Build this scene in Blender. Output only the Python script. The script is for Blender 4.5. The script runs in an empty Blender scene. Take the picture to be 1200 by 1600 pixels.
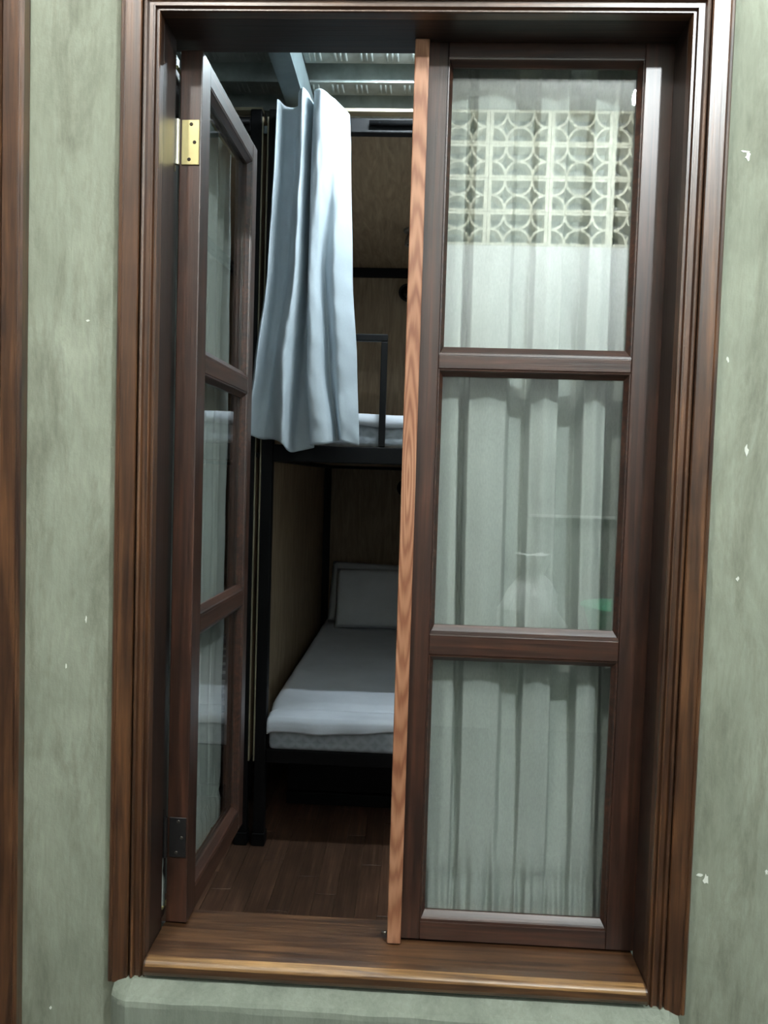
import bpy, bmesh, math, random
from mathutils import Vector, Matrix, noise
random.seed(4)
sc = bpy.context.scene
C = sc.collection

# ------------------------------------------------------------------ camera
F_PX = 1168.25
yaw, pitch, roll = 0.0415, -0.0457, 0.0307
fw = Vector((-math.sin(yaw)*math.cos(pitch), math.cos(yaw)*math.cos(pitch), math.sin(pitch)))
rt = fw.cross(Vector((0, 0, 1))).normalized(); up = rt.cross(fw)
rt, up = rt*math.cos(roll)+up*math.sin(roll), up*math.cos(roll)-rt*math.sin(roll)
cam = bpy.data.objects.new('camera', bpy.data.cameras.new('camera')); C.objects.link(cam)
cam.data.sensor_fit = 'VERTICAL'; cam.data.sensor_height = 36.0
cam.data.lens = 36.0*F_PX/1600.0
cam.data.clip_start = 0.02
cam.matrix_world = Matrix(((rt.x, up.x, -fw.x, 0.0127), (rt.y, up.y, -fw.y, -1.2101), (rt.z, up.z, -fw.z, -0.0008), (0, 0, 0, 1)))
sc.camera = cam

# ------------------------------------------------------------------ light levels and exposure
BULB_STRENGTH = 1050.0      # bare bulb of the passage, opposite the window
LAMP_STRENGTH = 540.0      # second bulb, close under the passage ceiling
TUBE_STRENGTH = 125.0       # batten light in the room
w = bpy.data.worlds.new('night'); sc.world = w; w.use_nodes = True
w.node_tree.nodes['Background'].inputs[0].default_value = (0.62, 0.72, 0.8, 1)
w.node_tree.nodes['Background'].inputs[1].default_value = 0.04
vs = sc.view_settings
vs.view_transform = 'Standard'; vs.look = 'None'; vs.gamma = 1.0; vs.use_curve_mapping = False
vs.exposure = 1.5

# ------------------------------------------------------------------ materials
def srgb(r, g, b):
    f = lambda c: (c/255/12.92) if c <= 10 else ((c/255+0.055)/1.055)**2.4
    return (f(r), f(g), f(b), 1)
class N:
    def __init__(s, name):
        s.m = bpy.data.materials.new(name); s.m.use_nodes = True
        s.t = s.m.node_tree; s.b = s.t.nodes['Principled BSDF']; s.out = s.t.nodes['Material Output']
        s.co = s.t.nodes.new('ShaderNodeTexCoord')
    def new(s, k, **kw):
        n = s.t.nodes.new('ShaderNode'+k)
        for a, v in kw.items(): setattr(n, a, v)
        return n
    def link(s, a, b): s.t.links.new(a, b)
    def mapped(s, scale, rot=(0, 0, 0), src='Object'):
        m = s.new('Mapping'); m.inputs['Scale'].default_value = scale; m.inputs['Rotation'].default_value = rot
        s.link(s.co.outputs[src], m.inputs['Vector']); return m.outputs[0]
    def noise(s, vec, scale, detail=4, rough=.55, dist=0):
        n = s.new('TexNoise'); n.inputs['Scale'].default_value = scale; n.inputs['Detail'].default_value = detail
        n.inputs['Roughness'].default_value = rough; n.inputs['Distortion'].default_value = dist
        s.link(vec, n.inputs['Vector']); return n.outputs[0]
    def ramp(s, val, stops):
        r = s.new('ValToRGB'); e = r.color_ramp.elements
        e[0].position, e[0].color = stops[0]; e[1].position, e[1].color = stops[-1]
        for p, c in stops[1:-1]:
            k = e.new(p); k.color = c
        s.link(val, r.inputs[0]); return r.outputs[0]
    def mix(s, a, b, fac, mode='MIX'):
        m = s.new('Mix'); m.data_type = 'RGBA'; m.blend_type = mode
        for sock, v in ((m.inputs[6], a), (m.inputs[7], b), (m.inputs[0], fac)):
            if hasattr(v, 'is_output'): s.link(v, sock)
            else: sock.default_value = v
        return m.outputs[2]
    def bump(s, val, strength, dist):
        b = s.new('Bump'); b.inputs['Strength'].default_value = strength; b.inputs['Distance'].default_value = dist
        s.link(val, b.inputs['Height']); s.link(b.outputs[0], s.b.inputs['Normal']); return b
    def base(s, c):
        if hasattr(c, 'is_output'): s.link(c, s.b.inputs['Base Color'])
        else: s.b.inputs['Base Color'].default_value = c
    def set(s, **kw):
        for k, v in kw.items(): s.b.inputs[k.replace('_', ' ')].default_value = v
        return s

def wood(name, dark, light, axis, rough=.36, coat=.5, fig=1.0, rnd=False):
    n = N(name)
    sv = [34, 34, 34]; sv[axis] = 1.6
    fv = [150, 150, 150]; fv[axis] = 4
    g = n.noise(n.mapped(sv), 1.6*fig, 5, .6, 1.2)
    f = n.noise(n.mapped(fv), 1.0, 3, .6)
    blotch = n.noise(n.mapped((1, 1, 1)), 7, 3, .6)
    c = n.ramp(g, [(.32, dark), (.52, tuple(.55*a+.45*b for a, b in zip(dark, light))), (.72, light)])
    fine = n.ramp(f, [(.35, (.62, .6, .58, 1)), (.62, (1.12, 1.1, 1.08, 1))])
    c = n.mix(c, fine, .8, 'MULTIPLY')
    bl = n.ramp(blotch, [(.3, (.6, .57, .55, 1)), (.7, (1.25, 1.2, 1.15, 1))])
    c = n.mix(c, bl, .75, 'MULTIPLY')
    if rnd:
        oi = n.new('ObjectInfo')
        c = n.mix(c, n.ramp(oi.outputs['Random'], [(0, (.8, .79, .78, 1)), (1, (1.2, 1.17, 1.14, 1))]), 1, 'MULTIPLY')
    n.base(c); n.set(Roughness=rough, Coat_Weight=coat, Coat_Roughness=.32)
    n.bump(f, .25, .002)
    return n.m

M = {}
M['casing_v'] = wood('stained_casing_upright', srgb(48, 28, 17), srgb(116, 79, 50), 2, .38, .8)
M['casing_h'] = wood('stained_casing_level', srgb(48, 28, 17), srgb(116, 79, 50), 0, .38, .8)
M['sash_v'] = wood('dark_sash_upright', srgb(40, 22, 15), srgb(80, 49, 34), 2, .43, .5)
M['sash_h'] = wood('dark_sash_level', srgb(40, 22, 15), srgb(84, 52, 36), 0, .43, .5)
M['jamb'] = wood('dark_jamb', srgb(29, 17, 12), srgb(58, 37, 26), 2, .46, .5)
M['jamb_h'] = wood('dark_head', srgb(40, 26, 20), srgb(66, 44, 34), 0, .4, .2)
M['sill'] = wood('worn_sill', srgb(48, 29, 18), srgb(112, 80, 52), 0, .36, .6)
M['nose'] = wood('worn_highlit_sill_edge', srgb(96, 64, 38), srgb(206, 164, 108), 0, .36, .6)  # golden edge: worn varnish with the lamp highlight put into its colour
M['planks'] = wood('floor_plank', srgb(80, 58, 46), srgb(120, 92, 74), 1, .38, .15, .8, True)

def astragal():
    n = N('orange_astragal')
    wv = n.new('TexWave'); wv.wave_type = 'RINGS'; wv.rings_direction = 'Y'
    wv.inputs['Scale'].default_value = 5; wv.inputs['Distortion'].default_value = 5; wv.inputs['Detail'].default_value = 3; wv.inputs['Detail Scale'].default_value = 1.2
    n.link(n.mapped((14, 14, 1.0)), wv.inputs['Vector'])
    c = n.ramp(wv.outputs[1], [(0, srgb(146, 98, 72)), (.5, srgb(170, 122, 92)), (1, srgb(184, 136, 106))])
    bl = n.ramp(n.noise(n.mapped((4, 4, 1)), 5), [(.35, (.72, .6, .52, 1)), (.65, (1, 1, 1, 1))])
    n.base(n.mix(c, bl, .8, 'MULTIPLY')); n.set(Roughness=.4, Coat_Weight=.3, Coat_Roughness=.25)
    return n.m
M['astragal'] = astragal()

def plaster(name, a, b, stain, streak=.6, rough=.75):
    n = N(name)
    v = n.mapped((1, 1, .55))
    big = n.noise(v, 5, 6, .62, .6)
    c = n.ramp(big, [(.3, a), (.5, tuple((p+q)/2 for p, q in zip(a, b))), (.72, b)])
    st = n.noise(n.mapped((7, 7, 1.5)), 2.2, 8, .72, .35)
    c = n.mix(c, stain, n.ramp(st, [(.5, (0, 0, 0, 1)), (.68, (streak, streak, streak, 1))]))
    scr = n.noise(n.mapped((60, 60, 9)), 2.0, 4, .7, .8)
    c = n.mix(c, n.ramp(scr, [(.3, (.84, .84, .84, 1)), (.7, (1.1, 1.1, 1.1, 1))]), .8, 'MULTIPLY')
    n.base(c); n.set(Roughness=rough)
    n.bump(n.noise(n.mapped((1, 1, .7)), 60, 6, .7), .35, .004)
    return n.m
M['green'] = plaster('green_plaster', srgb(126, 131, 114), srgb(162, 168, 150), srgb(100, 100, 83), .6)
M['ledge'] = plaster('pale_green_ledge', srgb(128, 136, 122), srgb(152, 159, 145), srgb(108, 114, 102), .5)
M['white'] = plaster('white_wall', srgb(225, 228, 226), srgb(236, 238, 235), srgb(214, 216, 214), .2)
M['grey'] = plaster('grey_wall', srgb(138, 140, 136), srgb(160, 162, 158), srgb(120, 122, 118), .5)
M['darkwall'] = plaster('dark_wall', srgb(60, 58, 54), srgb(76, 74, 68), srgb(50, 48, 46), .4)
M['cream'] = plaster('cream_block', srgb(206, 202, 180), srgb(222, 218, 198), srgb(180, 176, 156), .3)
M['slab'] = plaster('concrete_floor', srgb(52, 50, 48), srgb(66, 64, 60), srgb(44, 44, 42), .5)

def simple(name, col, rough=.5, metal=0., bump=None, coat=0., spec=.5, var=.0):
    n = N(name)
    if var:
        n.base(n.mix(col, n.ramp(n.noise(n.mapped((1, 1, 1)), 14, 5, .6), [(.3, (1-var,)*3+(1,)), (.7, (1+var,)*3+(1,))]), 1, 'MULTIPLY'))
    else: n.base(col)
    n.set(Roughness=rough, Metallic=metal, Coat_Weight=coat); n.b.inputs['Specular IOR Level'].default_value = spec
    if bump: n.bump(n.noise(n.mapped((1, 1, 1)), bump[0], 4, .6), bump[1], bump[2])
    return n.m
M['black'] = simple('black_steel', srgb(11, 11, 12), .55, 0, (200, .1, .001), var=.15, spec=.22)
M['brass'] = simple('brass', srgb(206, 192, 140), .34, .7, (120, .1, .001), var=.1)
M['pin'] = simple('bright_hinge_pin', srgb(222, 216, 196), .35, .35, var=.05)
M['dkmetal'] = simple('dark_hinge_metal', srgb(52, 50, 50), .4, .6, var=.2)
M['screw'] = simple('screw_metal', srgb(120, 116, 108), .35, .9, var=.1)
M['screwhole'] = simple('screw_dark', srgb(40, 34, 24), .5, .5, var=.1)
M['steel'] = simple('galvanised_deck', srgb(178, 188, 184), .36, .45, (40, .25, .004), var=.22)
M['beam'] = simple('grey_painted_beam', srgb(120, 134, 136), .5, .1, (60, .15, .002), var=.12)
M['plyedge'] = simple('plywood_edge', srgb(150, 141, 118), .6, var=.12)
M['chip'] = simple('bare_white_chip', srgb(225, 228, 218), .8, var=.06)
M['mattress_cloth'] = None
M['green_tub'] = simple('green_plastic', srgb(96, 205, 158), .4, var=.06)
M['white_plastic'] = simple('white_plastic', srgb(226, 230, 230), .45, var=.04)
M['lens'] = simple('dark_lens', srgb(18, 18, 20), .2, var=.1)
M['greyplastic'] = simple('grey_plastic', srgb(118, 112, 104), .5, var=.08)

def cloth(name, col, weave=420, amt=.12, rough=.9, trans=0):
    n = N(name)
    wv = n.noise(n.mapped((1, 1, .35)), weave, 3, .7)
    lo = n.noise(n.mapped((1, 1, 1)), 9, 3, .5)
    c = n.mix(col, n.ramp(wv, [(.3, (1-amt,)*3+(1,)), (.7, (1+amt*.5,)*3+(1,))]), 1, 'MULTIPLY')
    c = n.mix(c, n.ramp(lo, [(.3, (.95, .95, .95, 1)), (.7, (1.04, 1.04, 1.04, 1))]), 1, 'MULTIPLY')
    n.base(c); n.set(Roughness=rough); n.b.inputs['Specular IOR Level'].default_value = .2
    n.bump(wv, .2, .0008)
    return n.m
M['curtain'] = cloth('grey_green_curtain', srgb(176, 183, 177))
M['bunkcurtain'] = cloth('pale_grey_curtain', srgb(196, 206, 212), 500, .05)
M['sheet'] = cloth('white_sheet', srgb(222, 227, 234), 600, .05)
M['pillow'] = cloth('white_pillow', srgb(230, 234, 240), 600, .04)

def quilt():
    n = N('grey_quilted_side')
    v = n.mapped((1, 1, 1))
    w1 = n.new('TexWave'); w1.wave_type = 'BANDS'; w1.bands_direction = 'X'; w1.inputs['Scale'].default_value = 9; w1.inputs['Distortion'].default_value = 1.0
    w2 = n.new('TexWave'); w2.wave_type = 'BANDS'; w2.bands_direction = 'X'; w2.inputs['Scale'].default_value = 9; w2.inputs['Distortion'].default_value = 1.0
    n.link(n.mapped((1, 1, 1), (0, .8, 0)), w1.inputs['Vector']); n.link(n.mapped((1, 1, 1), (0, -.8, 0)), w2.inputs['Vector'])
    ma = n.new('Math', operation='MAXIMUM'); n.link(w1.outputs[1], ma.inputs[0]); n.link(w2.outputs[1], ma.inputs[1])
    c = n.ramp(ma.outputs[0], [(.4, srgb(160, 167, 173)), (.95, srgb(174, 181, 187))])
    n.base(c); n.set(Roughness=.85); n.bump(ma.outputs[0], .3, .004)
    return n.m
M['quilt'] = quilt()

def ply(name, axis):
    n = N(name)
    sv = [8, 8, 8]; sv[axis] = 1.2
    g = n.noise(n.mapped(sv), 2.2, 5, .6, 2.5)
    c = n.ramp(g, [(.3, srgb(138, 116, 90)), (.5, srgb(158, 136, 108)), (.7, srgb(174, 152, 122))])
    fl = [90, 90, 90]; fl[axis] = 6
    c = n.mix(c, n.ramp(n.noise(n.mapped(fl), 1, 3, .6), [(.3, (.85, .85, .85, 1)), (.7, (1.06, 1.06, 1.06, 1))]), 1, 'MULTIPLY')
    n.base(c); n.set(Roughness=.6); return n.m
M['ply_v'] = ply('plywood_upright', 2); M['ply_h'] = ply('plywood_ceiling', 1)

def glass():
    n = N('window_glass')
    lw = n.new('LayerWeight'); lw.inputs['Blend'].default_value = .5
    pw = n.new('Math', operation='POWER'); n.link(lw.outputs['Facing'], pw.inputs[0]); pw.inputs[1].default_value = 5
    fr = n.new('Math', operation='MULTIPLY_ADD'); n.link(pw.outputs[0], fr.inputs[0]); fr.inputs[1].default_value = .90; fr.inputs[2].default_value = .095
    tr = n.new('BsdfTransparent'); tr.inputs[0].default_value = (.965, .978, .972, 1)
    gl = n.new('BsdfGlossy'); gl.inputs['Roughness'].default_value = .004
    mx = n.new('MixShader'); n.link(fr.outputs[0], mx.inputs[0]); n.link(tr.outputs[0], mx.inputs[1]); n.link(gl.outputs[0], mx.inputs[2])
    n.link(mx.outputs[0], n.out.inputs['Surface']); return n.m
M['glass'] = glass()

def emit(name, col, strength):
    n = N(name); n.base(col); n.b.inputs['Emission Color'].default_value = col; n.b.inputs['Emission Strength'].default_value = strength; return n.m
M['bulb'] = emit('lit_bulb', (.93, 1, 1.02, 1), BULB_STRENGTH)
M['lamp'] = emit('lit_lamp', (1, .98, .93, 1), LAMP_STRENGTH)
M['tube'] = emit('lit_tube', (.80, .92, 1, 1), TUBE_STRENGTH)

# ------------------------------------------------------------------ helpers
def obj(name, me, mat, parent=None, smooth=False):
    o = bpy.data.objects.new(name, me); C.objects.link(o)
    if mat is not None and not me.materials: me.materials.append(M[mat] if isinstance(mat, str) else mat)
    if parent is not None: o.parent = parent
    if smooth:
        for p in me.polygons: p.use_smooth = True
    return o
def to_mesh(bm, name):
    bmesh.ops.recalc_face_normals(bm, faces=bm.faces)
    me = bpy.data.meshes.new(name); bm.to_mesh(me); bm.free(); return me
def add_box(bm, x0, x1, y0, y1, z0, z1):
    v = [bm.verts.new((x, y, z)) for x in (x0, x1) for y in (y0, y1) for z in (z0, z1)]
    for f in ((0, 1, 3, 2), (4, 6, 7, 5), (0, 4, 5, 1), (2, 3, 7, 6), (0, 2, 6, 4), (1, 5, 7, 3)):
        bm.faces.new([v[i] for i in f])
def box(name, mat, parent, x0, x1, y0, y1, z0, z1, bev=0.0, seg=2):
    bm = bmesh.new(); add_box(bm, x0, x1, y0, y1, z0, z1)
    if bev: bmesh.ops.bevel(bm, geom=bm.edges[:], offset=bev, segments=seg, profile=.5, affect='EDGES')
    return obj(name, to_mesh(bm, name), mat, parent)
def boxes(name, mat, parent, lst):
    bm = bmesh.new()
    for b in lst: add_box(bm, *b)
    return obj(name, to_mesh(bm, name), mat, parent)
def add_cyl(bm, p, q, r0, r1=None, n=16, cap=True):
    p, q = Vector(p), Vector(q); r1 = r0 if r1 is None else r1
    d = (q-p).normalized(); a = d.orthogonal().normalized(); b = d.cross(a)
    R0 = [bm.verts.new(p+a*r0*math.cos(t)+b*r0*math.sin(t)) for t in [2*math.pi*i/n for i in range(n)]]
    R1 = [bm.verts.new(q+a*r1*math.cos(t)+b*r1*math.sin(t)) for t in [2*math.pi*i/n for i in range(n)]]
    for i in range(n): bm.faces.new((R0[i], R0[(i+1) % n], R1[(i+1) % n], R1[i]))
    if cap: bm.faces.new(R0[::-1]); bm.faces.new(R1)
def cyl(name, mat, parent, p, q, r0, r1=None, n=16):
    bm = bmesh.new(); add_cyl(bm, p, q, r0, r1, n)
    o = obj(name, to_mesh(bm, name), mat, parent)
    for f in o.data.polygons: f.use_smooth = len(f.vertices) == 4
    return o
def lathe(name, mat, parent, prof, origin, axis='Z', n=24):
    bm = bmesh.new(); rings = []
    for r, h in prof:
        ring = []
        for i in range(n):
            t = 2*math.pi*i/n; a, b = r*math.cos(t), r*math.sin(t)
            ring.append(bm.verts.new(Vector(origin)+(Vector((a, b, h)) if axis == 'Z' else Vector((a, h, b)))))
        rings.append(ring)
    for A, B in zip(rings, rings[1:]):
        for i in range(n): bm.faces.new((A[i], A[(i+1) % n], B[(i+1) % n], B[i]))
    bm.faces.new(rings[0]); bm.faces.new(rings[-1])
    return obj(name, to_mesh(bm, name), mat, parent, True)
def prism(name, mat, parent, ends):
    """ends: two equal rings of points -> closed prism"""
    bm = bmesh.new()
    A = [bm.verts.new(p) for p in ends[0]]; B = [bm.verts.new(p) for p in ends[1]]; n = len(A)
    for i in range(n): bm.faces.new((A[i], A[(i+1) % n], B[(i+1) % n], B[i]))
    bm.faces.new(A); bm.faces.new(B)
    return obj(name, to_mesh(bm, name), mat, parent)
def grid(name, mat, parent, fn, nu, nv, smooth=True):
    vs_ = [fn(i/nu, j/nv) for j in range(nv+1) for i in range(nu+1)]
    fs = [(j*(nu+1)+i, j*(nu+1)+i+1, (j+1)*(nu+1)+i+1, (j+1)*(nu+1)+i) for j in range(nv) for i in range(nu)]
    me = bpy.data.meshes.new(name); me.from_pydata(vs_, [], fs); me.update()
    return obj(name, me, mat, parent, smooth)
def tag(o, label, cat, group=None, kind=None):
    o['label'] = label; o['category'] = cat
    if group: o['group'] = group
    if kind: o['kind'] = kind
    return o
def empty(name, label, cat, loc=(0, 0, 0), rz=0, group=None, kind=None):
    o = bpy.data.objects.new(name, None); C.objects.link(o); o.location = loc; o.rotation_euler = (0, 0, rz)
    o.empty_display_size = .05
    return tag(o, label, cat, group, kind)
def copy_tree(o, parent=None):
    c = o.copy(); C.objects.link(c); c.parent = parent
    for ch in list(o.children): copy_tree(ch, c)
    return c
def lerp(a, b, t): return a+(b-a)*t
def interp(pts, x):
    if x <= pts[0][0]: return pts[0][1]
    for (x0, y0), (x1, y1) in zip(pts, pts[1:]):
        if x <= x1:
            t = (x-x0)/(x1-x0); t = t*t*(3-2*t); return y0+(y1-y0)*t
    return pts[-1][1]

# ------------------------------------------------------------------ main dimensions (eye level z = 0)
FLOOR = -1.30
XL, XR, ZH = -0.4116, 0.4117, 0.7201        # clear edges of the casing moulding
ZS, ZSB = -0.8074, -0.8364                  # sill top / bottom
YS = 0.0618                                 # outside face of the closed sash
WT = 0.12                                   # wall thickness
CEIL_OUT, Y_OPP = 1.89, -2.53

# ------------------------------------------------------------------ window wall
wall = boxes('wall_front', 'green', None, [
    (-1.9, XL-.03, 0, WT, FLOOR, CEIL_OUT), (XR+.03, 1.9, 0, WT, FLOOR, CEIL_OUT),
    (XL-.03, XR+.03, 0, WT, ZH+.03, CEIL_OUT), (XL-.03, XR+.03, 0, WT, FLOOR, ZSB)])
tag(wall, 'mottled grey green plaster wall around the wooden window', 'wall', kind='structure')
def chip(x, z, s, seed):
    rnd = random.Random(seed); n = 9
    ring = [(x+s[0]*rnd.uniform(.35, 1)*math.cos(2*math.pi*i/n), z+s[1]*rnd.uniform(.35, 1)*math.sin(2*math.pi*i/n)) for i in range(n)]
    prism('paint_chip', 'chip', wall, ([(a, .001, b) for a, b in ring], [(a, -.0008, b) for a, b in ring]))
CHIPS = [(0.512, .516, .006, .010, 1), (.507, .523, .008, .003, 15), (.533, .061, .004, .011, 2), (.505, -.637, .006, .012, 3), (.494, -.630, .010, .003, 16), (.497, .202, .003, .006, 4), (.53, -.145, .003, .005, 5),
         (-.640, -.29, .003, .014, 6), (-.56, -.33, .002, .006, 7), (-.64, -.40, .003, .005, 8), (-.53, .24, .005, .003, 9), (-.58, -.92, .003, .004, 10), (-.527, -.25, .002, .007, 17),
         (.60, -.62, .003, .006, 11)]
for x, z, sx, sz, k in CHIPS: chip(x, z, (sx, sz), k)

# ------------------------------------------------------------------ window frame
win = empty('window_1', 'dark stained wooden window frame with moulded casing and worn sill', 'window frame', (0, 0, 0), kind='structure')
MOULD = [(0, 0), (0, -.016), (.001, -.019), (.003, -.019), (.0045, -.0155), (.006, -.0155), (.0075, -.021), (.010, -.021), (.0115, -.0175),
         (.018, -.0175), (.0195, -.024), (.0225, -.025), (.025, -.022), (.0275, -.017), (.0275, 0)]
BOARD = [(.0290, 0), (.0290, -.0190), (.0305, -.0210), (.0545, -.0210), (.0560, -.0192), (.0575, -.0208), (.0610, -.0205), (.0634, -.0180), (.0634, 0)]
def casing(name, prof, parent, xl, xr, zh, zb, sides='LTR'):
    if 'L' in sides: prism(name, 'casing_v', parent, ([(xl-u, y, zb) for u, y in prof], [(xl-u, y, zh+u) for u, y in prof]))
    if 'R' in sides: prism(name, 'casing_v', parent, ([(xr+u, y, zb) for u, y in prof], [(xr+u, y, zh+u) for u, y in prof]))
    if 'T' in sides: prism(name, 'casing_h', parent, ([(xl-u, y, zh+u) for u, y in prof], [(xr+u, y, zh+u) for u, y in prof]))
casing('casing_moulding', MOULD, win, XL, XR, ZH, -.842)
casing('casing_board', BOARD, win, XL, XR, ZH, -.853)
# jambs with a rebate behind for the sashes
box('jamb', 'jamb', win, XL-.03, XL, 0, YS-.001, ZS-.01, ZH, .0008, 1)
box('jamb', 'jamb', win, XR, XR+.03, 0, YS-.001, ZS-.01, ZH, .0008, 1)
box('rebate_strip', 'jamb', win, XL-.03, XL-.014, YS-.001, WT, ZS-.01, ZH, .0008, 1)
box('rebate_strip', 'jamb', win, XR+.014, XR+.03, YS-.001, WT, ZS-.01, ZH, .0008, 1)
box('head', 'jamb_h', win, XL-.03, XR+.03, 0, YS-.001, ZH, ZH+.03, .0008, 1)
box('head_rebate', 'jamb_h', win, XL-.03, XR+.03, YS-.001, WT, ZH+.014, ZH+.03, .0008, 1)
# sill: rounded nose
def sill():
    prof = [(WT, ZSB), (-.024, ZSB), (-.0275, ZSB+.003), (-.0295, ZSB+.009)]
    for k in range(7):
        a = math.pi*.5*k/6
        prof.append((-.0205-.009*math.cos(a), ZS-.010+.008*math.sin(a)))
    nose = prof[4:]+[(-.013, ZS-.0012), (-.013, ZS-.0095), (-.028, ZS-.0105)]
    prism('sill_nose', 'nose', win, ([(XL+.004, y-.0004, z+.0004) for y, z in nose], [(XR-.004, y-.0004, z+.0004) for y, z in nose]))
    prof += [(.0, ZS-.0005), (WT, ZS)]
    return prism('sill', 'sill', win, ([(XL+.001, y, z) for y, z in prof], [(XR-.001, y, z) for y, z in prof]))
sill()
# pale plaster ledge below
def ledge():
    x0, x1 = -.462, .463
    prof = [(.0, -.8425), (-.022, -.8435), (-.040, -.8535), (-.047, -.857), (-.052, -.862), (-.0535, -.870), (-.0535, -1.02), (-.045, -1.03), (0, -1.03)]
    bm = bmesh.new(); n = 60; rings = []
    for i in range(n+1):
        x = lerp(x0, x1, i/n); r = []
        for k, (y, z) in enumerate(prof):
            e = min(i, n-i); taper = 1 if e > 1 else (.86 if e == 1 else .62)
            j = noise.noise(Vector((x*14, k*3.1, 0)))*.0012
            r.append(bm.verts.new((x, y*taper+(j if 0 < k < 8 else 0), z+(j if 0 < k < 8 else 0)-(1-taper)*.01)))
        rings.append(r)
    for A, B in zip(rings, rings[1:]):
        for k in range(len(prof)): bm.faces.new((A[k], A[(k+1) % len(prof)], B[(k+1) % len(prof)], B[k]))
    bm.faces.new(rings[0]); bm.faces.new(rings[-1])
    o = obj('trim_1', to_mesh(bm, 'trim_1'), 'ledge')
    return tag(o, 'pale green plaster ledge projecting under the window sill', 'ledge', kind='structure')
ledge()
# the next opening along the wall, at the left edge of the picture
dr = empty('door_1', 'brown moulded door casing at the left edge beyond the green plaster', 'door frame', (0, 0, 0), kind='structure')
DX = -.6935
casing('casing_moulding', MOULD, dr, DX-.8, DX, ZH+.05, FLOOR)
casing('casing_board', BOARD, dr, DX-.8, DX, ZH+.05, FLOOR)
box('door_leaf', 'sash_v', dr, DX-.8, DX, -.004, .0, FLOOR, ZH+.05)

# ------------------------------------------------------------------ sashes
T = 0.038
def ringbead(name, parent, x0, x1, z0, z1, back=.016, w=.008):
    prof = [(0, .0010), (.0020, .0016), (.0030, .0042), (.0050, .0070), (w, .0115), (w, back), (0, back)]
    bm = bmesh.new(); rings = []
    for cx, cz, sx, sz in ((x0, z0, 1, 1.9), (x1, z0, -1, 1.9), (x1, z1, -1, -1.4), (x0, z1, 1, -1.4)):
        rings.append([bm.verts.new((cx+sx*u, y, cz+sz*u)) for u, y in prof])
    n = len(prof)
    for i in range(4):
        A, B = rings[i], rings[(i+1) % 4]
        for k in range(n): bm.faces.new((A[k], A[(k+1) % n], B[(k+1) % n], B[k]))
    return obj(name, to_mesh(bm, name), 'sash_h', parent)
def make_sash(root, W, xa, xb, zb, zt, panes):
    """local x across, y = 0 outside face, +y towards the curtain side"""
    bv = .0018
    box('stile', 'sash_v', root, 0, xa, 0, T, zb, zt, bv)
    box('stile', 'sash_v', root, xb, W, 0, T, zb, zt, bv)
    e = .0002
    edges = [zt]+[z for p in panes for z in p]+[zb]
    names = ['top_rail', 'glazing_bar', 'glazing_bar', 'bottom_rail']
    for k in range(4):
        box(names[k], 'sash_h', root, xa+e, xb-e, .0006, T-.0006, edges[2*k+1], edges[2*k], .0012)
    for hi, lo in panes:
        ringbead('glazing_bead', root, xa+.0004, xb-.0004, lo+.0004, hi-.0004)
        box('glass_pane', 'glass', root, xa+.003, xb-.003, .0162, .0202, lo+.003, hi-.003)
    for z in (zt-.02, zb+.015):
        cyl('curtain_rod', 'brass', root, (xa*.3, T+.012, z), (W-xa*.3, T+.012, z), .003, n=8)

FOLDS = [(.0, .0), (.044, .004), (.070, 0), (.083, .002), (.089, .034), (.095, .034), (.101, .002), (.130, -.003), (.160, .002), (.171, .022), (.197, .026), (.203, .003),
         (.226, -.004), (.249, .002), (.257, .036), (.290, .034), (.297, .002), (.315, -.002), (.335, .006), (.348, .028), (.372, .024), (.39, .004), (.41, 0)]
def sash_curtain(name, W, zb, zt, label, loc=(0, 0, 0), rz=0, mirror=False, seed=0):
    S = W/.41
    def fn(u, v):
        z = lerp(zb+.012, zt-.010, v); x = u*W
        xs = (W-x if mirror else x)/S
        xs2 = xs+.004*math.sin(z*3.1+seed)+.006*noise.noise(Vector((xs*6, z*1.3, seed)))
        lowz = max(0, min(1, (-.655-z)/.09)); topz = max(0, min(1, (z-.30)/.38))
        d = interp(FOLDS, xs2)
        a = 1-.72*max(0, min(1, (-.20-z)/.50))
        fine = .0070*math.sin(xs2*150+3*math.sin(xs2*31+seed))+.0035*math.sin(xs2*330+seed*2+z*9)
        finet = .007*math.sin(xs2*95+2.5*math.sin(xs2*23+seed))
        d = d*1.5*a*(1-.55*topz)+fine*lowz+finet*topz*.8
        d += .0025*noise.noise(Vector((xs*22, z*7, 4+seed)))
        pin = math.exp(-((z+.722)/.006)**2)*.005
        lim = -.006
        return (x, T+.016+max(lim, d)+pin, z)
    o = grid(name, 'curtain', None, fn, 300, 90)
    o.location = loc; o.rotation_euler = (0, 0, rz)
    return tag(o, label, 'curtain')

# closed right sash
RW = XR+.010
right = empty('window_sash', 'closed dark wooden casement sash with three panes and orange wood strip', 'window sash', (0, YS, 0), group='window sashes')
make_sash(right, RW, .0439, .3653, -.803, .732, [(.6978, .2086), (.1863, -.2661), (-.3007, -.7708)])
strip = box('astragal', 'astragal', right, -.012, .012, -.014, -.0003, -.8055, .7192, .002)
cyl('catch_pin', 'screw', right, (-.010, .004, -.797), (-.022, .004, -.797), .003, n=8)
sash_curtain('sash_curtain', RW, -.803, .732, 'pale grey green pleated curtain behind the closed right sash', (0, YS, 0), seed=0.4)

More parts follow.
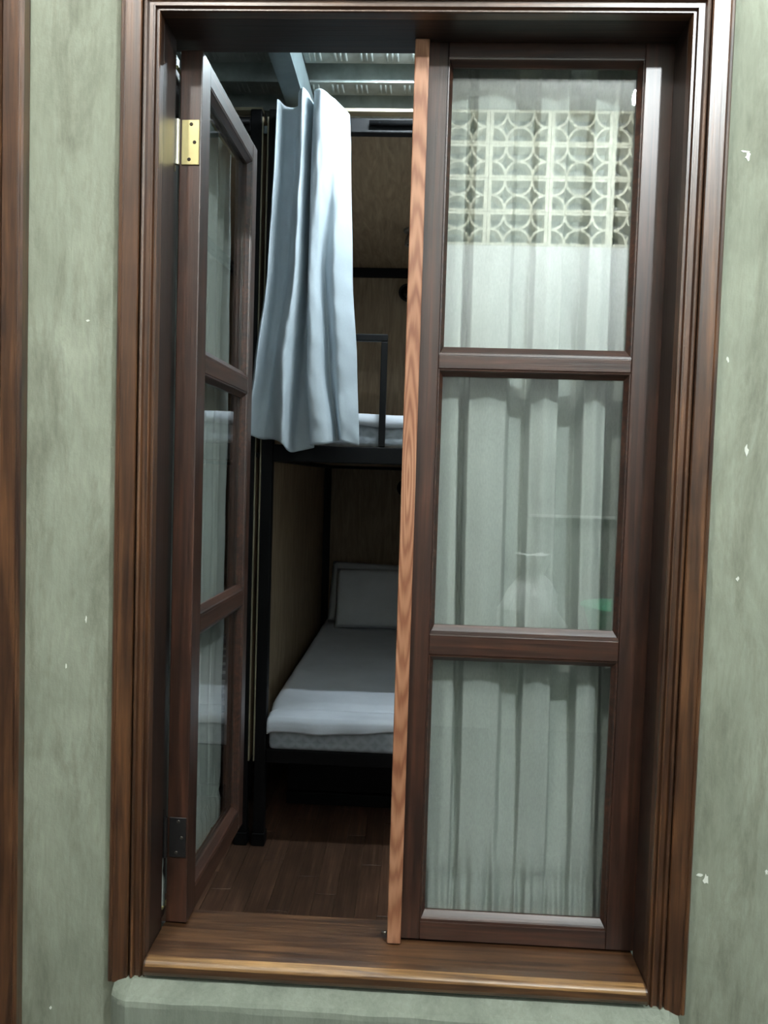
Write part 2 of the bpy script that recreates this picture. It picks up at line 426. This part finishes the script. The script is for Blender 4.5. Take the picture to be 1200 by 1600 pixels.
# open left sash
HX, HY, TH = -.3701, .0712, .0277
LW = .385
phi = math.pi/2-TH
left = empty('window_sash', 'open dark wooden casement sash swung inward on two hinges', 'window sash', (HX, HY, 0), phi, group='window sashes')
make_sash(left, LW, .047, LW-.034, -.803, .711, [(.675, .205), (.176, -.262), (-.290, -.762)])
sash_curtain('sash_curtain', LW, -.803, .711, 'dim grey green curtain behind the open left sash', (HX, HY, 0), phi, mirror=True, seed=2.0)
def hinge(z0, z1, leaf, pin, scr, lab):
    h = box('hinge', leaf, left, -.0022, 0.0002, .003, .0335, z0, z1, .0008, 1)
    h['label'] = lab
    # knuckle in five barrels
    L = (z1-z0)/5
    for k in range(5):
        kb = bmesh.new(); add_cyl(kb, (-.003, .0405, z0+k*L+.0001), (-.003, .0405, z0+(k+1)*L-.0001), .0042, None, 14, False)
        obj('knuckle', to_mesh(kb, 'knuckle'), pin, h, True)
    box('frame_leaf', leaf, h, -.003, .026, .0532, .0552, z0, z1)
    for yy, zz in ((.017, .90), (.011, .5), (.020, .12)):
        cyl('screw', scr, h, (-.0021, yy, lerp(z0, z1, zz)), (-.0034, yy, lerp(z0, z1, zz)), .0033, .0024, 12)
hinge(.520, .595, 'brass', 'pin', 'screwhole', 'brass upper hinge')
hinge(-.684, -.612, 'dkmetal', 'dkmetal', 'screw', 'dark metal lower hinge')
cyl('shoot_bolt', 'lens', left, (.285, .030, -.803), (.285, .030, -.832), .006, n=12)

# ------------------------------------------------------------------ room shell
floor = box('floor', 'planks', None, -1.75, 1.05, WT, 3.35, FLOOR-.04, FLOOR-.004)
tag(floor, 'dark brown wooden strip floor inside the room', 'floor', kind='structure')
PW = .066
pm = {}
cols = [(-.92+PW*i) for i in range(24)]
for i, x in enumerate(cols):
    y = WT; L0 = [.33, .12, .52, .23, .43][i % 5]
    first = True
    while y < 2.2:
        L = L0 if first else .60
        L = min(L, 2.2-y)
        if L > .02:
            key = round(L, 3)
            if key not in pm:
                bm = bmesh.new(); add_box(bm, .0006, PW-.0006, .0008, L-.0008, -.004, 0)
                top = [e for e in bm.edges if all(v.co.z > -.001 for v in e.verts)]
                bmesh.ops.bevel(bm, geom=top, offset=.0009, segments=1, affect='EDGES')
                me = to_mesh(bm, 'plank'); me.materials.append(M['planks']); pm[key] = me
            o = bpy.data.objects.new('plank', pm[key]); C.objects.link(o); o.location = (x, y, FLOOR); o.parent = floor
        y += L; first = False
box_back = box('wall_back', 'white', None, -1.75, 1.05, 3.35, 3.45, FLOOR, 1.6); tag(box_back, 'white rear wall of the room behind the bunk', 'wall', kind='structure')
wl = box('wall_left', 'darkwall', None, -1.85, -1.75, WT, 3.45, FLOOR, 1.6); tag(wl, 'dark side wall of the room left of the bunks', 'wall', kind='structure')
wr = box('wall_right', 'white', None, 1.05, 1.15, WT, 3.45, FLOOR, 1.6); tag(wr, 'white side wall of the room behind the closed sash', 'wall', kind='structure')
wi = boxes('wall_bounce_lining', 'white', None, [(-1.75, XL-.03, WT, WT+.006, FLOOR, 1.5), (XR+.03, 1.05, WT, WT+.006, FLOOR, 1.5), (XL-.03, XR+.03, WT, WT+.006, ZH+.03, 1.5), (XL-.03, XR+.03, WT, WT+.006, FLOOR, ZSB)])  # added lining, its white throws the tube light back onto the pillows
tag(wi, 'white lining added inside the window wall to bounce light onto the pillows', 'wall', kind='structure')
# steel deck ceiling
ZD = 1.36
ceil = empty('ceiling', 'galvanised ribbed steel deck ceiling above the bunks', 'ceiling', kind='structure')
box('deck_slab', 'grey', ceil, -1.85, 1.15, WT, 3.45, ZD+.089, ZD+.14)
PITCH, FL = .205, .086
rib_me = None; pan_me = None
y = 1.225-5*PITCH
rows = []
while y < 3.3:
    rows.append(y); y += PITCH
for k, y in enumerate(rows):
    if rib_me is None:
        tt = .002
        ring = [(-.014, .085), (0, 0), (FL, 0), (FL+.014, .085), (FL+.014-tt, .085), (FL-tt, tt), (tt, tt), (-.014+tt, .085)]
        bm = bmesh.new()
        A = [bm.verts.new((-1.8, a, b)) for a, b in ring]; B = [bm.verts.new((1.1, a, b)) for a, b in ring]; n = len(ring)
        for i in range(n): bm.faces.new((A[i], A[(i+1) % n], B[(i+1) % n], B[i]))
        rib_me = to_mesh(bm, 'deck_rib'); rib_me.materials.append(M['steel'])
        bm = bmesh.new()
        x = -1.5
        while x < .9:
            for j in range(3):
                xx = x+j*.017
                # embossed rib: small rounded bar
                r = []
                for s in range(6):
                    a = math.pi*s/5
                    r.append((xx+.0045*math.cos(a), -.0042*math.sin(a)))
                A = [bm.verts.new((p, FL*.16, q*.2)) for p, q in r]; A2 = [bm.verts.new((p, FL*.28, q)) for p, q in r]
                B2 = [bm.verts.new((p, FL*.72, q)) for p, q in r]; B = [bm.verts.new((p, FL*.84, q*.2)) for p, q in r]
                for P_, Q_ in ((A, A2), (A2, B2), (B2, B)):
                    for s in range(5): bm.faces.new((P_[s], P_[s+1], Q_[s+1], Q_[s]))
            x += .084
        emb_me = to_mesh(bm, 'embossing'); emb_me.materials.append(M['steel'])
        for p in emb_me.polygons: p.use_smooth = True
        pan_me = bpy.data.meshes.new('deck_valley')
        bm = bmesh.new(); add_box(bm, -1.8, 1.1, FL+.014, PITCH-.014, .085, .088); add_box(bm, -1.8, 1.1, FL+.054, FL+.066, .072, .085)
        pan_me = to_mesh(bm, 'deck_valley'); pan_me.materials.append(M['steel'])
    o = obj('deck_rib', rib_me, None, ceil); o.location = (0, y, ZD)
    o2 = obj('embossing', emb_me, None, o); o2.location = (.03*(k % 2), 0, 0)
    o3 = obj('deck_valley', pan_me, None, ceil); o3.location = (0, y, ZD)
# steel beam
bm = bmesh.new()
add_box(bm, -.464, -.399, WT, 3.30, 1.24, 1.246); add_box(bm, -.405, -.399, WT, 3.30, 1.246, ZD-.003); add_box(bm, -.464, -.399, WT, 3.30, ZD-.008, ZD-.002); add_box(bm, -.464, -.460, WT, 3.30, 1.246, ZD-.008)
beam = obj('steel_beam', to_mesh(bm, 'steel_beam'), 'beam')
tag(beam, 'grey painted steel beam running under the ribbed deck ceiling', 'beam')

# tube light of the room, fixed under the deck just inside the window
tl = empty('tube_light', 'white batten tube light fixed under the steel deck inside the window', 'lamp', (.08, .960, ZD))
box('housing', 'white_plastic', tl, -.27, .27, -.016, .016, .006, .028, .003)
cyl('tube', 'tube', tl, (-.245, 0, -.016), (.245, 0, -.016), .013, n=16)
for s in (-1, 1): cyl('hanger', 'white_plastic', tl, (s*.2, 0, .028), (s*.2, 0, .0718), .003, n=8)
for s in (-1, 1): box('end_cap', 'white_plastic', tl, s*.258-.012, s*.258+.012, -.016, .016, -.031, .006, .003)

# ------------------------------------------------------------------ bunk beds
YF, YH = 1.33, 3.15
PS = .038
BW = 1.00                                     # width between outer post faces
def make_bunk(label):
    b = empty('bunk_bed', label, 'bunk bed', (-.518, YF, FLOOR), group='black steel bunk pods')
    H = 1.20-FLOOR
    D = YH-YF
    for px in (0, BW-PS):
        for py in (0, D-PS):
            p = box('post', 'black', b, px, px+PS, py, py+PS, .012, H+.02, .003)
            box('foot_cap', 'black', p, px-.004, px+PS+.004, py-.004, py+PS+.004, 0, .045, .003)
    def rail(z0, z1, name='rail'):
        box(name, 'black', b, PS, BW-PS, .002, PS-.002, z0-FLOOR, z1-FLOOR, .003)
        box(name, 'black', b, PS, BW-PS, D-PS+.002, D-.002, z0-FLOOR, z1-FLOOR, .003)
        for px in (.002, BW-PS+.002):
            box(name, 'black', b, px, px+PS-.004, PS, D-PS, z0-FLOOR, z1-FLOOR, .003)
    rail(-1.004, -.956, 'lower_rail'); rail(.045, .102, 'upper_rail'); rail(1.147, 1.196, 'top_rail')
    # slats carrying the mattresses
    for zz in (-.966, .092):
        k = .10
        while k < D-.1:
            box('slat', 'black', b, PS, BW-PS, k, k+.06, zz-.006-FLOOR, zz+.006-FLOOR); k += .16
    # boards
    box('side_panel', 'ply_v', b, -.0052, -.0004, .004, D-.002, -1.0-FLOOR, 1.195-FLOOR)
    box('panel_edge', 'plyedge', b, -.0052, -.0008, .0015, .0039, -1.0-FLOOR, 1.195-FLOOR)
    box('side_panel', 'ply_v', b, BW+.0004, BW+.0052, .004, D-.002, -1.0-FLOOR, 1.195-FLOOR)
    box('panel_edge', 'plyedge', b, BW+.0008, BW+.0052, .0015, .0039, -1.0-FLOOR, 1.195-FLOOR)
    box('head_panel', 'ply_v', b, 0, BW, D+.0005, D+.012, -1.0-FLOOR, .045-FLOOR)
    box('head_panel', 'ply_v', b, 0, BW, D+.0005, D+.012, .047-FLOOR, 1.215-FLOOR)
    box('bunk_underside', 'ply_h', b, PS, BW-PS, PS, D-PS, .062-FLOOR, .078-FLOOR)
    box('roof_panel', 'ply_h', b, 0, BW, PS+.001, D, 1.1965-FLOOR, 1.214-FLOOR)
    box('roof_edge', 'plyedge', b, PS+.001, BW, .004, PS, 1.2165-FLOOR, 1.227-FLOOR)
    # foot end guard of the upper bunk
    box('guard_bar', 'black', b, PS, .420, .008, .030, .460-FLOOR, .484-FLOOR, .003)
    box('guard_post', 'black', b, .398, .420, .008, .030, .103-FLOOR, .459-FLOOR, .003)
    # curtain track at the head of the upper bunk
    cyl('curtain_track', 'black', b, (PS+.30, -.012, 1.172-FLOOR), (BW-PS, -.012, 1.172-FLOOR), .009, n=12)
    box('track_bracket', 'black', b, .055, .115, -.010, .001, 1.150-FLOOR, 1.205-FLOOR, .003)
    for sx, sz in ((.102, 1.188), (.072, 1.158)): cyl('screw', 'white_plastic', b, (sx, -.010, sz-FLOOR), (sx, -.013, sz-FLOOR), .005, n=10)
    # black board and runner set back under the bed
    box('under_bed_board', 'black', b, .06, BW-.06, .36, .376, .05, .31, .003)
    box('under_bed_runner', 'black', b, .06, BW-.06, .34, .38, .004, .05, .003)
    return b
bunk = make_bunk('black steel bunk bed with plywood panels seen through the open window')
bunk2 = copy_tree(bunk)
bunk2.location.x -= BW+.024
bunk2['label'] = 'neighbouring black steel bunk whose post shows beside the open sash'
for p in (bunk,):
    box('strap', 'black', p, -.0175, -.0058, .0, .006, 1.355, 1.372, .002)
    box('strap', 'beam', p, -.0175, -.0058, .0, .006, 2.44, 2.465, .002)

# mattresses
def mattress(name, z0, z1, label):
    bm = bmesh.new(); add_box(bm, -.470, .437, YF+.045 if z0 > 0 else YF-.004, YH-.045, z0, z1)
    bmesh.ops.bevel(bm, geom=bm.edges[:], offset=.022, segments=4, profile=.6, affect='EDGES')
    o = obj(name, to_mesh(bm, name), 'quilt', None, True)
    # piping
    return tag(o, label, 'mattress', 'quilted mattresses on the bunk')
mattress('mattress', -.956, -.846, 'grey quilted mattress on the lower bunk')
mattress('mattress', .104, .190, 'grey quilted mattress on the upper bunk behind the guard bar')

def sheet_lower():
    x0, x1 = -.474, .441
    prof = [(YF-.012, -.882), (YF-.013, -.866), (YF-.011, -.850), (YF-.002, -.840), (YF+.020, -.836), (YF+.045, -.834), (YF+.062, -.839), (YF+.072, -.841), (YF+.082, -.832), (YF+.10, -.823), (YF+.14, -.8205),
            (YF+.4, -.8215), (YF+.8, -.822), (YF+1.2, -.822), (YH-.06, -.824)]
    # resample
    pts = []
    for (a, b), (c, d) in zip(prof, prof[1:]):
        k = max(3, int(math.hypot(c-a, d-b)/.012))
        pts += [(lerp(a, c, i/k), lerp(b, d, i/k)) for i in range(k)]
    pts.append(prof[-1]); n = len(pts)-1
    def fn(u, v):
        y, z = pts[min(n, int(round(v*n)))]
        x = lerp(x0, x1, u)
        hem = max(0, 1-v*n/9)
        z += hem*(.010*math.sin(x*9+1.2)+.008*noise.noise(Vector((x*7, 0, 2))))
        if z < -.84: y -= .003*math.sin(x*38)*hem
        wr = noise.noise(Vector((x*5, y*2.5, 1)))*.006+noise.noise(Vector((x*13, y*9, 5)))*.0025
        if y > YF+.03: z += wr+.004
        y2 = y+.012*noise.noise(Vector((x*4, 9, 0))) if YF+.04 < y < YF+.12 else y
        edge = min(u, 1-u)
        if edge < .02: z -= .010*(1-edge/.02)
        return (x, y2, z)
    o = grid('bed_sheet', 'sheet', None, fn, 110, n)
    m = o.modifiers.new('thickness', 'SOLIDIFY'); m.thickness = .004; m.offset = 1
    return tag(o, 'rumpled white sheet spread over the lower bunk mattress', 'sheet', 'bed sheets')
sheet_lower()
def sheet_upper():
    x0, x1 = -.472, .440
    pts = [(YF+.038, .176), (YF+.038, .196), (YF+.045, .208), (YF+.07, .212)]+[(YF+.1+i*.1, .212) for i in range(17)]
    n = len(pts)-1
    def fn(u, v):
        y, z = pts[int(round(v*n))]; x = lerp(x0, x1, u)
        z += .004*noise.noise(Vector((x*8, y*4, 3)))+(.006*math.sin(x*17) if z < .19 else 0)
        return (x, y, z)
    o = grid('bed_sheet', 'sheet', None, fn, 90, n)
    m = o.modifiers.new('thickness', 'SOLIDIFY'); m.thickness = .006; m.offset = 1
    return tag(o, 'white sheet tucked over the upper bunk mattress', 'sheet', 'bed sheets')
sheet_upper()

def pillow(W, Hh, TT, base, lean, label, seed, tilt=0):
    bm = bmesh.new(); n = 28; m = 20
    front, back = [], []
    for side, store in ((-1, front), (1, back)):
        for j in range(m+1):
            for i in range(n+1):
                u, v = i/n*2-1, j/m*2-1
                pinch = 1-.07*(v*v)*(1-abs(u)**3); pinch2 = 1-.09*(u*u)*(1-abs(v)**3)
                t = (max(0, 1-abs(u)**2.6)*max(0, 1-abs(v)**2.6))**.52
                wr = noise.noise(Vector((u*2.2+seed, v*2.2, side)))*.012*(t**.6)+noise.noise(Vector((u*7+seed, v*6, side)))*.003*t
                store.append(bm.verts.new((u*W/2*pinch, side*TT/2*t+wr, (v*Hh/2*pinch2)+Hh/2)))
    for S in (front, back):
        for j in range(m):
            for i in range(n): bm.faces.new((S[j*(n+1)+i], S[j*(n+1)+i+1], S[(j+1)*(n+1)+i+1], S[(j+1)*(n+1)+i]))
    bmesh.ops.remove_doubles(bm, verts=bm.verts[:], dist=.0004)
    o = obj('pillow', to_mesh(bm, 'pillow'), 'pillow', None, True)
    o.location = base; o.rotation_euler = (lean, tilt, 0)
    return tag(o, label, 'pillow', 'pillows on the lower bunk')
pillow(.52, .345, .11, (-.195, 2.90, -.809), -.42, 'white pillow tucked behind the front pillow at the bed head', 1.3, .03)
pillow(.52, .325, .12, (-.140, 2.765, -.809), -.36, 'white pillow leaning in front at the head of the lower bunk', 4.1, -.01)

# reading lamps of the bunk
def reading_lamp(x, z, label):
    r = empty('reading_lamp', label, 'lamp', (x, YH, z), group='reading lamps in the bunk')
    lathe('base', 'black', r, [(.03, 0), (.032, -.008), (.02, -.014)], (0, 0, 0), 'Y')
    cyl('arm', 'black', r, (0, -.012, 0), (0, -.05, 0), .007, n=10)
    hd = lathe('head', 'black', r, [(.022, -.045), (.036, -.055), (.046, -.075), (.050, -.10), (.047, -.102), (.030, -.085)], (0, 0, 0), 'Y')
    lathe('lens', 'lens', hd, [(.04, -.088), (.04, -.092)], (0, 0, 0), 'Y')
reading_lamp(-.070, 1.045, 'black round reading lamp on the upper bunk head panel')
reading_lamp(-.045, -.055, 'black round reading lamp on the lower bunk head panel')
dl = empty('ceiling_spot', 'small grey round spot light under the bunk plywood roof', 'lamp', (-.040, 2.45, 1.1965))
lathe('mount', 'greyplastic', dl, [(.045, 0), (.045, -.012), (.030, -.018)], (0, 0, 0))
hd = lathe('head', 'greyplastic', dl, [(.018, -.018), (.030, -.028), (.038, -.05), (.040, -.075), (.034, -.077), (.03, -.06)], (0, 0, 0))
lathe('lens', 'lens', hd, [(.032, -.066), (.032, -.069)], (0, 0, 0))

# bunk curtain, gathered at the left of the upper bunk: rows of (z, [(x, depth)...])
def bunk_curtain():
    K = 1.00
    rows_ = [
        (1.190, [(-0.478, 0.029), (-0.470, 0.000), (-0.452, 0.072), (-0.415, 0.080), (-0.405, 0.007), (-0.385, -0.032), (-0.372, 0.000), (-0.364, 0.065), (-0.352, 0.029), (-0.347, -0.032), (-0.320, -0.056), (-0.290, -0.032), (-0.262, 0.000), (-0.240, 0.029)]),
        (1.05, [(-0.482, 0.029), (-0.472, 0.000), (-0.455, 0.072), (-0.420, 0.080), (-0.408, 0.007), (-0.385, -0.032), (-0.372, 0.000), (-0.365, 0.065), (-0.356, 0.029), (-0.350, -0.032), (-0.320, -0.061), (-0.285, -0.045), (-0.258, -0.016), (-0.232, 0.029)]),
        (.66, [(-0.497, 0.029), (-0.486, 0.000), (-0.470, 0.072), (-0.440, 0.080), (-0.418, 0.007), (-0.395, -0.035), (-0.378, 0.000), (-0.368, 0.072), (-0.358, 0.029), (-0.350, -0.040), (-0.322, -0.032), (-0.306, 0.017), (-0.270, -0.032), (-0.215, 0.022)]),
        (.35, [(-0.530, 0.014), (-0.515, -0.016), (-0.500, 0.058), (-0.475, 0.070), (-0.455, -0.016), (-0.420, -0.072), (-0.398, -0.032), (-0.382, 0.072), (-0.356, 0.065), (-0.344, -0.056), (-0.305, -0.048), (-0.285, 0.036), (-0.250, -0.032), (-0.190, 0.007)]),
        (.118, [(-0.555, 0.000), (-0.540, -0.019), (-0.518, 0.014), (-0.490, 0.009), (-0.455, -0.032), (-0.415, -0.080), (-0.402, -0.032), (-0.392, 0.072), (-0.335, 0.072), (-0.328, -0.056), (-0.272, -0.064), (-0.252, 0.043), (-0.232, -0.032), (-0.176, -0.008)])]
    npt = len(rows_[0][1])
    def catm(p0, p1, p2, p3, t):
        return .5*((2*p1)+(-p0+p2)*t+(2*p0-5*p1+4*p2-p3)*t*t+(-p0+3*p1-3*p2+p3)*t**3)
    def along(row, u):
        f = u*(npt-1); i = min(npt-2, int(f)); t = f-i
        q = [row[max(0, min(npt-1, i+k))] for k in (-1, 0, 1, 2)]
        return (catm(q[0][0], q[1][0], q[2][0], q[3][0], t), catm(q[0][1], q[1][1], q[2][1], q[3][1], t))
    def fn(u, v):
        # top edge slopes down towards the right
        topz = 1.222-.0*u-(max(0, u-.62)/.38)**1.2*.055-(.03 if u < .25 else 0)*(1-u/.25 if u < .25 else 0)
        botz = .100+.010*math.sin(u*9)+.006*math.sin(u*23)-.018*math.exp(-((u-.5)/.18)**2)+.014*(1-u)
        z = lerp(botz, topz, v); zr = max(.118, min(1.19, z))
        for (za, ra), (zb_, rb) in zip(rows_, rows_[1:]):
            if zr >= zb_-1e-9:
                t = (za-zr)/(za-zb_); t = t*t*(3-2*t)*.5+t*.5
                a, b = along(ra, u), along(rb, u); x, d = lerp(a[0], b[0], t), lerp(a[1], b[1], t); break
        d += .005*noise.noise(Vector((u*9, z*5, 2)))+.004*noise.noise(Vector((u*24, z*13, 7)))
        d += .006*noise.noise(Vector((x*26+z*9, z*16, 4)))*max(0, min(1, (.95-z)))
        return (x, YF-.105+d, z)
    o = grid('bunk_curtain', 'bunkcurtain', None, fn, 220, 150)
    m = o.modifiers.new('thickness', 'SOLIDIFY'); m.thickness = .0012
    return tag(o, 'pale grey privacy curtain gathered at the upper bunk', 'curtain')
bunk_curtain()

# ------------------------------------------------------------------ the passage behind the viewer (mirrored in the panes)
wo = boxes('wall_opposite', 'white', None, [(-1.9, 2.6, Y_OPP-.12, Y_OPP, .62, 1.202)])
tag(wo, 'white upper wall across the passage mirrored in the top pane', 'wall', kind='structure')
wlow = box('wall_lower', 'grey', None, -1.9, 2.6, Y_OPP-.12, Y_OPP, FLOOR, .6195); tag(wlow, 'grey lower wall across the passage below the white band', 'wall', kind='structure')
wb = box('wall_screen', 'grey', None, -1.9, 2.6, Y_OPP-.20, Y_OPP-.10, 1.2025, CEIL_OUT); tag(wb, 'cream breeze block screen mirrored in the top window pane', 'wall', kind='structure')
BX, BZ = .310, .1695
bm = bmesh.new()
def bar(x0, x1, z0, z1): add_box(bm, x0, x1, -.09, 0, z0, z1)
g = .001
bar(g, BX-g, g, .014); bar(g, BX-g, BZ-.014, BZ-g); bar(g, .018, .014, BZ-.014); bar(BX-.018, BX-g, .014, BZ-.014)
cw = (BX-.036)/2; ch = BZ-.028
for c in range(2):
    ox = .018+c*cw
    for (qx, qz, a0) in ((0, 0, 0), (cw, 0, 90), (cw, ch, 180), (0, ch, 270)):
        R1, R0 = ch*.5+.005, ch*.5-.006; sx = cw/ch; nn = 8; prev = None
        for i in range(nn+1):
            a = math.radians(a0+90*i/nn); cur = []
            for R_ in (R0, R1):
                for yy in (-.08, -.004): cur.append(bm.verts.new((ox+qx+R_*sx*math.cos(a), yy, .014+qz+R_*math.sin(a))))
            if prev:
                for p, q in ((0, 1), (1, 3), (3, 2), (2, 0)): bm.faces.new((prev[p], prev[q], cur[q], cur[p]))
            prev = cur
bb = to_mesh(bm, 'breeze_block'); bb.materials.append(M['cream'])
for r in range(4):
    for c in range(-4, 6):
        o = bpy.data.objects.new('breeze_block', bb); C.objects.link(o); o.parent = wb; o.location = (.330+BX*c, Y_OPP, 1.203+BZ*r)
co = box('ceiling_corridor', 'white', None, -1.9, 2.6, Y_OPP-.12, 0, CEIL_OUT, CEIL_OUT+.1); tag(co, 'white ceiling of the passage mirrored at the top of the pane', 'ceiling', kind='structure')
fo = box('floor_corridor', 'slab', None, -1.9, 2.6, Y_OPP-.12, 0, FLOOR-.1, FLOOR); tag(fo, 'concrete passage floor below the window', 'floor', kind='structure')
rail_ = box('trim_2', 'white', None, .60, 2.0, Y_OPP, Y_OPP+.03, -.178, -.164, .002); tag(rail_, 'thin white ledge line mirrored in the middle pane', 'ledge', kind='structure')
# bare bulb
def bare_bulb(label, loc, drop, mat):
    b = empty('light_bulb', label, 'lamp', (loc[0], loc[1], CEIL_OUT), group='bare bulbs of the passage')
    d = CEIL_OUT-loc[2]-.09
    lathe('ceiling_rose', 'white_plastic', b, [(.035, -.0005), (.035, -.012), (.02, -.018)], (0, 0, 0))
    if d > .03: cyl('cord', 'white_plastic', b, (0, 0, -.018), (0, 0, -d+.002), .003, n=8)
    lathe('socket', 'white_plastic', b, [(.010, 0), (.019, -.006), (.019, -.045)], (0, 0, -d))
    lathe('bulb_glass', mat, b, [(.012, -.046), (.016, -.056), (.026, -.075), (.031, -.095), (.029, -.113), (.020, -.126), (.006, -.132)], (0, 0, -d), n=20)
bare_bulb('glowing bare bulb mirrored in the top right corner of the pane', (.84, -1.66, 1.52), 0, 'bulb')
bare_bulb('bare bulb close under the passage ceiling left of the window', (-.75, -1.40, 1.80), 0, 'lamp')
# low table with a green basin and a white bag
tb = empty('side_table', 'low grey table mirrored faintly in the middle pane', 'table', (.82, -2.22, FLOOR))
box('table_top', 'greyplastic', tb, -.42, .42, -.22, .22, .53, .556, .004)
for sx in (-1, 1):
    for sy in (-1, 1): box('leg', 'greyplastic', tb, sx*.38-.018, sx*.38+.018, sy*.18-.018, sy*.18+.018, 0, .5298, .003)
bs = empty('basin', 'mint green plastic basin mirrored low in the middle pane', 'basin', (1.02, -2.20, FLOOR+.5562))
lathe('bowl', 'green_tub', bs, [(.13, 0), (.15, .02), (.185, .15), (.190, .165), (.180, .165), (.145, .025), (.05, .02)], (0, 0, 0), n=32)
lathe('rim', 'green_tub', bs, [(.186, .162), (.205, .165), (.205, .172), (.180, .172)], (0, 0, 0), n=32)
def bag():
    prof = [(.02, 0), (.12, .004), (.15, .06), (.145, .14), (.115, .21), (.06, .27), (.04, .30), (.075, .36), (.085, .40), (.03, .385)]
    bm = bmesh.new(); rings = []; n = 36
    for k, (r, h) in enumerate(prof):
        ring = []
        for i in range(n):
            t = 2*math.pi*i/n; d = noise.noise(Vector((2.2*math.cos(t), 2.2*math.sin(t), h*9)))*.05*min(1, r/.08)
            ring.append(bm.verts.new(((r+d)*math.cos(t), (r+d)*.8*math.sin(t), h+d*.2 if k > 1 else h)))
        rings.append(ring)
    for A, B in zip(rings, rings[1:]):
        for i in range(n): bm.faces.new((A[i], A[(i+1) % n], B[(i+1) % n], B[i]))
    bm.faces.new(rings[0]); bm.faces.new(rings[-1])
    o = obj('plastic_bag', to_mesh(bm, 'plastic_bag'), 'white_plastic', None, False); o.location = (.58, -2.22, FLOOR+.5562)
    return tag(o, 'crumpled white plastic bag mirrored in the middle pane', 'bag')
bag()
